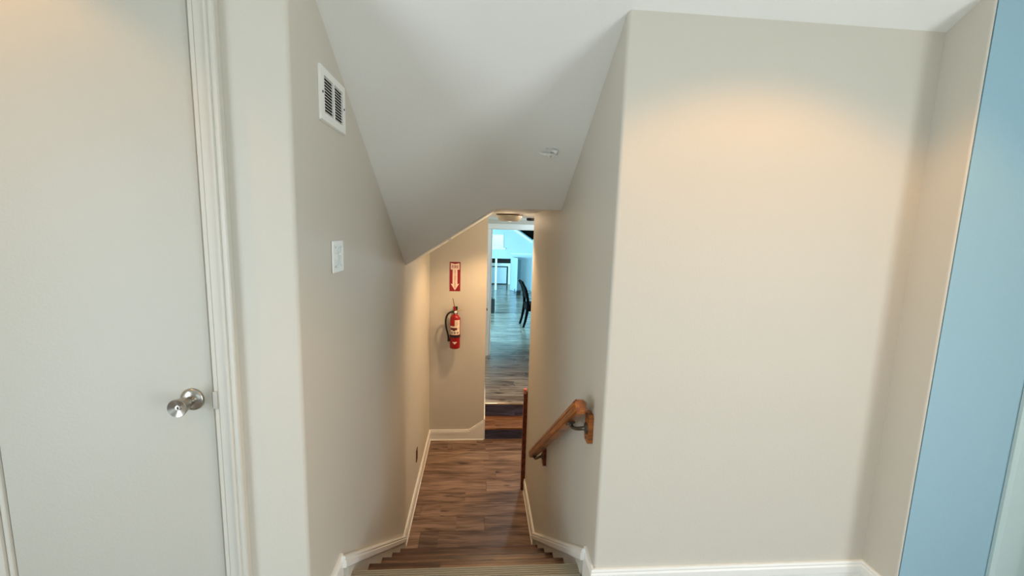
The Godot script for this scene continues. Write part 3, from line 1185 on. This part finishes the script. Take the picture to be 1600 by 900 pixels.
# ---------------------------------------------------------------- vent, switch, outlet
func build_wall_plates() -> void:
	var z0 := 1.476
	var z1 := 1.728
	var y0 := 0.333
	var y1 := 0.500
	var x := XL + 0.0008
	var o := thing("air_vent", v(XL, 0.416, 1.607), "white metal return-air grille with two columns of slats, high on the left wall", "vent")
	var st := mb()
	var gz0 := z0 + 0.034
	var gz1 := z1 - 0.028
	var gy0 := y0 + 0.026
	var gy1 := y1 - 0.024
	var zm := (gz0 + gz1) / 2
	for r in [[y0, gy0, z0, z1], [gy1, y1, z0, z1], [gy0, gy1, z0, gz0], [gy0, gy1, gz1, z1], [gy0, gy1, zm - 0.006, zm + 0.006]]:
		box(st, x, x + 0.008, r[0], r[1], r[2], r[3])
	prism(st, [v(x, y0, z0), v(x + 0.008, y0, z0), v(x, y0 - 0.004, z0)], Vector3(0, 0, z0 - z1))
	obj("frame", st, M.white_plastic, o)
	st = mb()
	box(st, x, x + 0.0012, gy0, gy1, gz0, gz1)
	obj("dark_duct", st, M.gap, o)
	for c in [[gz0, zm - 0.006], [zm + 0.006, gz1]]:
		for k in 12:
			st = mb()
			var y := gy0 + (gy1 - gy0) * (k + 0.5) / 12.0
			prism(st, [v(x + 0.0015, y + 0.0026, c[0] + 0.0005), v(x + 0.007, y - 0.0004, c[0] + 0.0005), v(x + 0.007, y - 0.0026, c[0] + 0.0005), v(x + 0.0015, y + 0.0014, c[0] + 0.0005)], Vector3(0, 0, -(c[1] - c[0] - 0.001)))
			obj("slat", st, M.white_plastic, o)
	for zz in [z0 + 0.018, z1 - 0.014]:
		st = mb()
		lathe(st, v(x + 0.008, 0.42, zz), Vector3.RIGHT, [[0.0045, 0.0], [0.0035, 0.0015], [0.0001, 0.002]], 12)
		obj("screw", st, M.steel_dark, o)
	# light switch under a loose clear cover
	o = thing("switch_plate", v(XL, -0.121, 1.612), "white double switch plate below the vent on the left wall", "switch plate")
	st = mb()
	box(st, x, x + 0.006, -0.179, -0.063, 1.553, 1.672, 0.003)
	obj("plate", st, M.white_plastic, o)
	st = mb()
	box(st, x + 0.006, x + 0.009, -0.150, -0.092, 1.628, 1.656, 0.002)
	obj("rocker", st, M.trim, o)
	st = mb()
	box(st, x + 0.006, x + 0.009, -0.134, -0.108, 1.576, 1.588, 0.001)
	var tg := v(x + 0.006, -0.119, 1.582)
	tube(st, [tg, tg + Vector3(0.016, 0.012, 0)], [0.0055, 0.004], 10)
	obj("toggle", st, M.white_plastic, o)
	for yy in [-0.087, -0.155]:
		for zz in [1.582, 1.642]:
			st = mb()
			lathe(st, v(x + 0.006, yy, zz), Vector3.RIGHT, [[0.0035, 0.0], [0.003, 0.001], [0.0001, 0.0014]], 10)
			obj("screw", st, M.steel, o)
	st = mb()
	# clear flip cover over the toggle
	box(st, x + 0.0062, x + 0.021, -0.158, -0.155, 1.566, 1.600)
	box(st, x + 0.0062, x + 0.021, -0.083, -0.080, 1.566, 1.600)
	box(st, x + 0.0185, x + 0.021, -0.155, -0.083, 1.566, 1.600)
	obj("clear_cover", st, M.glass, o)
	# brass-coloured outlet low on the landing wall
	o = thing("outlet_plate", v(XL, -2.03, 3.62), "small brown outlet plate low on the left wall above the landing baseboard", "outlet")
	st = mb()
	box(st, x, x + 0.006, -2.086, -1.972, 3.585, 3.655, 0.002)
	obj("plate", st, M.brass, o)
	for yy in [-2.008, -2.05]:
		st = mb()
		box(st, x + 0.006, x + 0.008, yy - 0.014, yy + 0.014, 3.605, 3.635, 0.001)
		obj("socket", st, plain(c8(70, 48, 24), 0.5), o)
	free_org()


# ---------------------------------------------------------------- extinguisher and its sign
func text(s: String, size: float, at: Vector3, m: Material, parent: Node3D, called: String, stretch := 1.0) -> void:
	var t := TextMesh.new()
	var f := SystemFont.new()
	f.font_names = PackedStringArray(["Droid Sans"])
	f.font_weight = 700
	t.font = f
	t.text = s
	t.font_size = 64
	t.pixel_size = size / 64.0
	t.depth = 0.0006
	t.curve_step = 2.0
	var o := MeshInstance3D.new()
	o.name = called
	o.mesh = t
	o.material_override = m
	o.position = at
	o.scale = Vector3(stretch, 1, 1)
	parent.add_child(o, true)


func build_extinguisher() -> void:
	var w := ZF - 0.0008
	var o := thing("fire_sign", v(-0.251, -0.534, w), "tall red and white fire extinguisher sign with a down arrow on the end wall", "sign")
	var st := mb()
	box(st, -0.309, -0.193, -0.693, -0.375, w - 0.002, w, 0.0005)
	obj("plate", st, M.sign_red, o)
	# white arrow: box with a notched top, shaft and head
	st = mb()
	var cx := -0.251
	var q := []
	for p in [[-0.047, -0.388], [0.0, -0.398], [0.047, -0.388], [0.047, -0.458], [0.026, -0.458], [0.026, -0.615], [0.045, -0.612], [0.0, -0.684], [-0.045, -0.612], [-0.026, -0.615], [-0.026, -0.458], [-0.047, -0.458]]:
		q.append(v(cx + p[0], p[1], w - 0.002))
	prism(st, q, Vector3(0, 0, 0.0006))
	obj("arrow", st, M.cream, o)
	text("FIRE", 0.044, v(cx, -0.429, w - 0.0029), M.sign_red, o, "lettering", 0.82)
	var word := "EXTINGUISHER"
	for i in word.length():
		text(word[i], 0.0165, v(cx, -0.470 - i * 0.0163, w - 0.0029), M.sign_red, o, "lettering_%03d" % (i + 1), 1.5)
	# the extinguisher
	var x := -0.239
	var z := ZF - 0.092
	o = thing("fire_extinguisher", v(x, -1.302, z), "red fire extinguisher with a black hose, hung on the end wall below its sign", "fire extinguisher")
	st = mb()
	lathe(st, v(x, -1.302, z), Vector3.UP, [[0.0001, 0.004], [0.045, 0.004], [0.050, 0.0], [0.0545, 0.006], [0.0555, 0.02], [0.0555, 0.315], [0.053, 0.335], [0.045, 0.352], [0.033, 0.364], [0.021, 0.370], [0.019, 0.378], [0.0001, 0.378]], 40)
	obj("cylinder", st, M.red, o)
	st = mb()
	lathe(st, v(x, -1.302, z), Vector3.UP, [[0.017, 0.378], [0.019, 0.382], [0.019, 0.398], [0.013, 0.402], [0.013, 0.414], [0.0001, 0.416]], 24)
	cbox(st, v(x - 0.01, -0.899, z), Vector3(0.04, 0.02, 0.024), 0.004)
	obj("valve", st, M.steel_dark, o)
	# carrying handle and squeeze lever
	st = mb()
	var la := v(x - 0.015, -0.902, z)
	tube(st, [la, la + Vector3(0.03, 0.008, 0), la + Vector3(0.098, 0.024, 0)], [0.006, 0.0055, 0.005], 10)
	obj("carry_handle", st, plain(c8(206, 190, 150), 0.35, 0.5), o)
	st = mb()
	cbox(st, v(x - 0.008, -0.868, z), Vector3(0.022, 0.05, 0.022), 0.005, Basis(Vector3(0, 0, 1), 0.4))
	obj("lever", st, M.red, o)
	st = mb()
	tube(st, [v(x - 0.008, -0.852, z), v(x - 0.027, -0.757, z)], [0.0045, 0.0035], 8)
	obj("locking_pin", st, M.brass, o)
	# gauge
	st = mb()
	lathe(st, v(x + 0.004, -0.906, z - 0.012), Vector3(0, 0, 1), [[0.0001, 0.0], [0.015, 0.0], [0.016, 0.008], [0.013, 0.011], [0.0001, 0.0112]], 20)
	obj("gauge", st, M.white_plastic, o)
	# hose and nozzle
	st = mb()
	var pts := []
	var rad := []
	for c in [[-0.018, -0.905], [-0.045, -0.905], [-0.075, -0.925], [-0.095, -0.965], [-0.100, -1.02], [-0.093, -1.08], [-0.080, -1.13], [-0.071, -1.17]]:
		pts.append(v(x + c[0], c[1], z - 0.012))
		rad.append(0.0095)
	var cur := Curve3D.new()
	for i in pts.size():
		var t: Vector3 = (pts[min(i + 1, pts.size() - 1)] - pts[max(i - 1, 0)]) / 6.0
		cur.add_point(pts[i], -t, t)
	cur.bake_interval = 0.01
	var bp := Array(cur.get_baked_points())
	rad = []
	for i in bp.size():
		rad.append(0.0095)
	tube(st, bp, rad, 12)
	obj("hose", st, M.rubber, o)
	st = mb()
	tube(st, [v(x - 0.073, -1.155, z - 0.012), v(x - 0.068, -1.19, z - 0.012), v(x - 0.066, -1.225, z - 0.012)], [0.011, 0.012, 0.015], 14)
	obj("nozzle", st, M.rubber, o)
	# printed label wrapped round the front, a black strap below it and a pale emblem
	st = mb()
	patch(st, x, z, -1.145, -0.985, -60, 62, 0.0562)
	var lab := obj("instruction_label", st, label_print(), o)
	lab.set_meta("label", "cream printed label with red and black blocks")
	st = mb()
	patch(st, x, z, -1.176, -1.150, -180, 180, 0.0568)
	obj("strap", st, M.rubber, o)
	st = mb()
	for t in [[-26, 26, -1.229, -1.222], [-18, 18, -1.236, -1.229], [-8, 8, -1.246, -1.236]]:
		patch(st, x, z, t[2], t[3], t[0], t[1], 0.0560)
	obj("emblem", st, M.cream, o)
	st = mb()
	box(st, x - 0.02, x + 0.02, -1.25, -0.86, ZF - 0.036, ZF - 0.001, 0.003)
	obj("wall_bracket", st, M.steel_dark, o)
	free_org()


# A piece of cylinder skin; angles in degrees from the side that faces the camera.
func patch(st: SurfaceTool, x: float, z: float, y0: float, y1: float, a0: float, a1: float, r: float) -> void:
	var n := 24
	for i in n:
		var t0 := deg_to_rad(lerpf(a0, a1, float(i) / n))
		var t1 := deg_to_rad(lerpf(a0, a1, float(i + 1) / n))
		var na := Vector3(sin(t0), 0, cos(t0))
		var nb := Vector3(sin(t1), 0, cos(t1))
		var c := v(x, 0, z)
		var ya := Vector3(0, y0, 0)
		var yb := Vector3(0, y1, 0)
		var q := [[c + na * r + ya, na, Vector2(float(i) / n, 1)], [c + nb * r + ya, nb, Vector2(float(i + 1) / n, 1)], [c + nb * r + yb, nb, Vector2(float(i + 1) / n, 0)], [c + na * r + yb, na, Vector2(float(i) / n, 0)]]
		for k in [0, 2, 1, 0, 3, 2]:
			st.set_normal(q[k][1])
			st.set_uv(q[k][2])
			st.add_vertex(q[k][0])


func label_print() -> StandardMaterial3D:
	var im := Image.create(128, 160, false, Image.FORMAT_RGB8)
	im.fill(c8(240, 224, 200))
	var red := c8(170, 16, 22)
	im.fill_rect(Rect2i(0, 0, 62, 66), red)
	im.fill_rect(Rect2i(6, 84, 84, 24), c8(90, 14, 16))
	im.fill_rect(Rect2i(40, 100, 26, 16), c8(60, 20, 18))
	for k in 3:
		im.fill_rect(Rect2i(14 + k * 36, 128, 22, 20), c8(60, 44, 36))
		im.fill_rect(Rect2i(20 + k * 36, 134, 8, 8), c8(236, 220, 196))
	for k in 7:
		im.fill_rect(Rect2i(70, 10 + k * 8, 44 - (k * 13) % 17, 2), c8(150, 100, 84))
	for k in 3:
		im.fill_rect(Rect2i(96, 84 + k * 8, 24 - (k * 7) % 9, 2), c8(150, 100, 84))
	var m := plain(Color.WHITE, 0.4)
	m.albedo_texture = ImageTexture.create_from_image(im)
	return m


# ---------------------------------------------------------------- things seen through the far doorway
func build_far_things() -> void:
	var st := mb()
	# open door of the far doorway, folded back into the room
	var o := thing("door_3", v(0.19, YR, ZD + 0.13), "door leaf standing open against the left jamb of the far doorway", "door", "", "structure")
	box(st, 0.176, 0.211, YR + 0.01, -0.03, ZD + 0.136, ZD + 0.92, 0.003)
	obj("leaf", st, M.trim, o)
	for y in [-1.77, -2.046]:
		st = mb()
		box(st, 0.204, 0.2155, y - 0.038, y + 0.038, ZD + 0.118, ZD + 0.134, 0.002)
		obj("hinge", st, M.steel_dark, o)
	free_org()
	st = mb()
	box(st, 0.142, 0.158, -1.335, -1.295, ZD - 0.024, ZD - 0.0185, 0.002)
	tag(obj("strike_plate", st, M.steel_dark), "tiny dark metal plate on the left casing of the far doorway", "strike plate")
	# small dark fitting on the hall ceiling
	st = mb()
	lathe(st, v(0.62, YC, 5.2), Vector3.DOWN, [[0.0001, 0.0], [0.05, 0.0], [0.052, 0.02], [0.044, 0.032], [0.0001, 0.034]], 24)
	tag(obj("smoke_alarm", st, M.black), "small dark round fitting on the hall ceiling right of the lamp", "smoke alarm")
	# leaf that stands open at the opening in the gable wall
	o = thing("folding_leaf", v(1.1, YR, ZE - 0.4), "tall white leaf standing open beside the opening in the gable wall", "door leaf")
	st = mb()
	var a := v(1.11, YR + 0.01, ZE - 0.03)
	var b := v(1.25, YR + 0.01, ZE - 0.46)
	prism(st, [a, b, b + Vector3(0.03, 0, 0.004), a + Vector3(0.03, 0, 0.004)], Vector3(0, 1.12, 0))
	obj("leaf", st, plain(c8(176, 192, 212), 0.5), o)
	st = mb()
	cbox(st, v(1.2, YR + 0.06, ZE - 0.48), Vector3(0.02, 0.1, 0.03), 0.004)
	obj("floor_bolt", st, M.steel_dark, o)
	st = mb()
	o = thing("wall_cupboard", v(1.38, -1.70, ZE), "grey-green cupboard front on the gable wall behind the dark chair", "cupboard")
	box(st, 1.305, 1.437, -1.705, -1.05, ZE - 0.03, ZE - 0.001, 0.004)
	obj("front", st, plain(c8(128, 158, 158), 0.5), o)
	free_org()
	# black crate on the floor near the gable wall
	o = thing("black_crate", v(1.28, YR, 13.36), "small black box on the floor near the gable wall, left of the chair", "box")
	st = mb()
	box(st, 1.215, 1.345, YR + 0.001, YR + 0.105, 13.3, 13.42, 0.006)
	obj("body", st, M.black, o)
	st = mb()
	box(st, 1.21, 1.35, YR + 0.106, YR + 0.124, 13.295, 13.425, 0.004)
	obj("lid", st, M.black, o)
	# black bin with a wire handle at the left of the doorway
	o = thing("black_case", v(0.25, YR, 10.4), "black upright case with a thin wire handle, just inside the left of the far doorway", "case")
	st = mb()
	box(st, 0.13, 0.415, YR + 0.015, -1.73, 10.3, 10.5, 0.015)
	obj("body", st, M.black, o)
	st = mb()
	var hp := []
	var hr := []
	for i in 13:
		var t := PI * i / 12.0
		hp.append(v(0.335 - cos(t) * 0.05, -1.732 + sin(t) * 0.075, 10.4))
		hr.append(0.006)
	tube(st, hp, hr, 8)
	obj("handle", st, M.steel, o)
	for p in [[0.13, 10.33], [0.37, 10.33], [0.13, 10.47], [0.37, 10.47]]:
		st = mb()
		lathe(st, v(p[0], YR + 0.001, p[1]), Vector3.UP, [[0.0001, 0.0], [0.014, 0.0], [0.014, 0.016]], 12)
		obj("foot", st, M.rubber, o)
	free_org()
	build_chair()


func build_chair() -> void:
	var base := v(0.96, YR, 9.06)
	var o := thing("dining_chair", base, "dark wooden dining chair with a curved slatted back in the far room", "chair")
	o.rotation.y = deg_to_rad(5.0)
	org = Vector3.ZERO
	# the back posts sweep from the foot through the seat to the top; [forward, height]
	var side := [[0.0, 0.0], [0.035, 0.12], [0.065, 0.28], [0.085, 0.45], [0.082, 0.58], [0.06, 0.72], [0.015, 0.86], [-0.05, 0.97]]
	for s in [-1.0, 1.0]:
		var st := mb()
		var n := side.size()
		for i in n - 1:
			var wa := 0.042 + 0.016 * sin(PI * i / (n - 1))
			var wb := 0.042 + 0.016 * sin(PI * (i + 1) / (n - 1))
			var zc: float = s * 0.20
			var q := [Vector3(side[i][0] - wa / 2, side[i][1], zc), Vector3(side[i][0] + wa / 2, side[i][1], zc), Vector3(side[i + 1][0] + wb / 2, side[i + 1][1], zc), Vector3(side[i + 1][0] - wb / 2, side[i + 1][1], zc)]
			for k in 4:
				q[k].z -= 0.016
			prism(st, q, Vector3(0, 0, 0.032))
		obj("back_post", st, M.chair, o)
		st = mb()
		cbox(st, Vector3(0.47, 0.215, s * 0.20), Vector3(0.036, 0.43, 0.036), 0.004)
		obj("front_leg", st, M.chair, o)
	# crest rail, lower rail and upright slats
	var st2 := mb()
	prism(st2, [Vector3(-0.058, 0.985, -0.184), Vector3(0.0, 0.86, -0.184), Vector3(0.03, 0.865, -0.184), Vector3(-0.03, 0.99, -0.184)], Vector3(0, 0, 0.368))
	obj("crest_rail", st2, M.chair, o)
	st2 = mb()
	prism(st2, [Vector3(0.058, 0.62, -0.184), Vector3(0.08, 0.62, -0.184), Vector3(0.072, 0.66, -0.184), Vector3(0.05, 0.66, -0.184)], Vector3(0, 0, 0.368))
	obj("lower_rail", st2, M.chair, o)
	for k in 6:
		st2 = mb()
		var zc := -0.145 + 0.058 * k
		prism(st2, [Vector3(0.050, 0.655, zc - 0.022), Vector3(0.070, 0.655, zc - 0.022), Vector3(0.050, 0.77, zc - 0.022), Vector3(0.022, 0.87, zc - 0.022), Vector3(0.004, 0.87, zc - 0.022), Vector3(0.028, 0.77, zc - 0.022)], Vector3(0, 0, 0.044))
		obj("slat", st2, M.chair, o)
	st2 = mb()
	cbox(st2, Vector3(0.285, 0.475, 0), Vector3(0.44, 0.05, 0.44), 0.015)
	obj("seat", st2, M.chair, o)
	st2 = mb()
	for s in [-1.0, 1.0]:
		cbox(st2, Vector3(0.28, 0.40, s * 0.2), Vector3(0.36, 0.1, 0.022), 0.002)
	cbox(st2, Vector3(0.47, 0.40, 0), Vector3(0.022, 0.1, 0.36), 0.002)
	cbox(st2, Vector3(0.085, 0.40, 0), Vector3(0.022, 0.1, 0.36), 0.002)
	obj("apron", st2, M.chair, o)
	free_org()
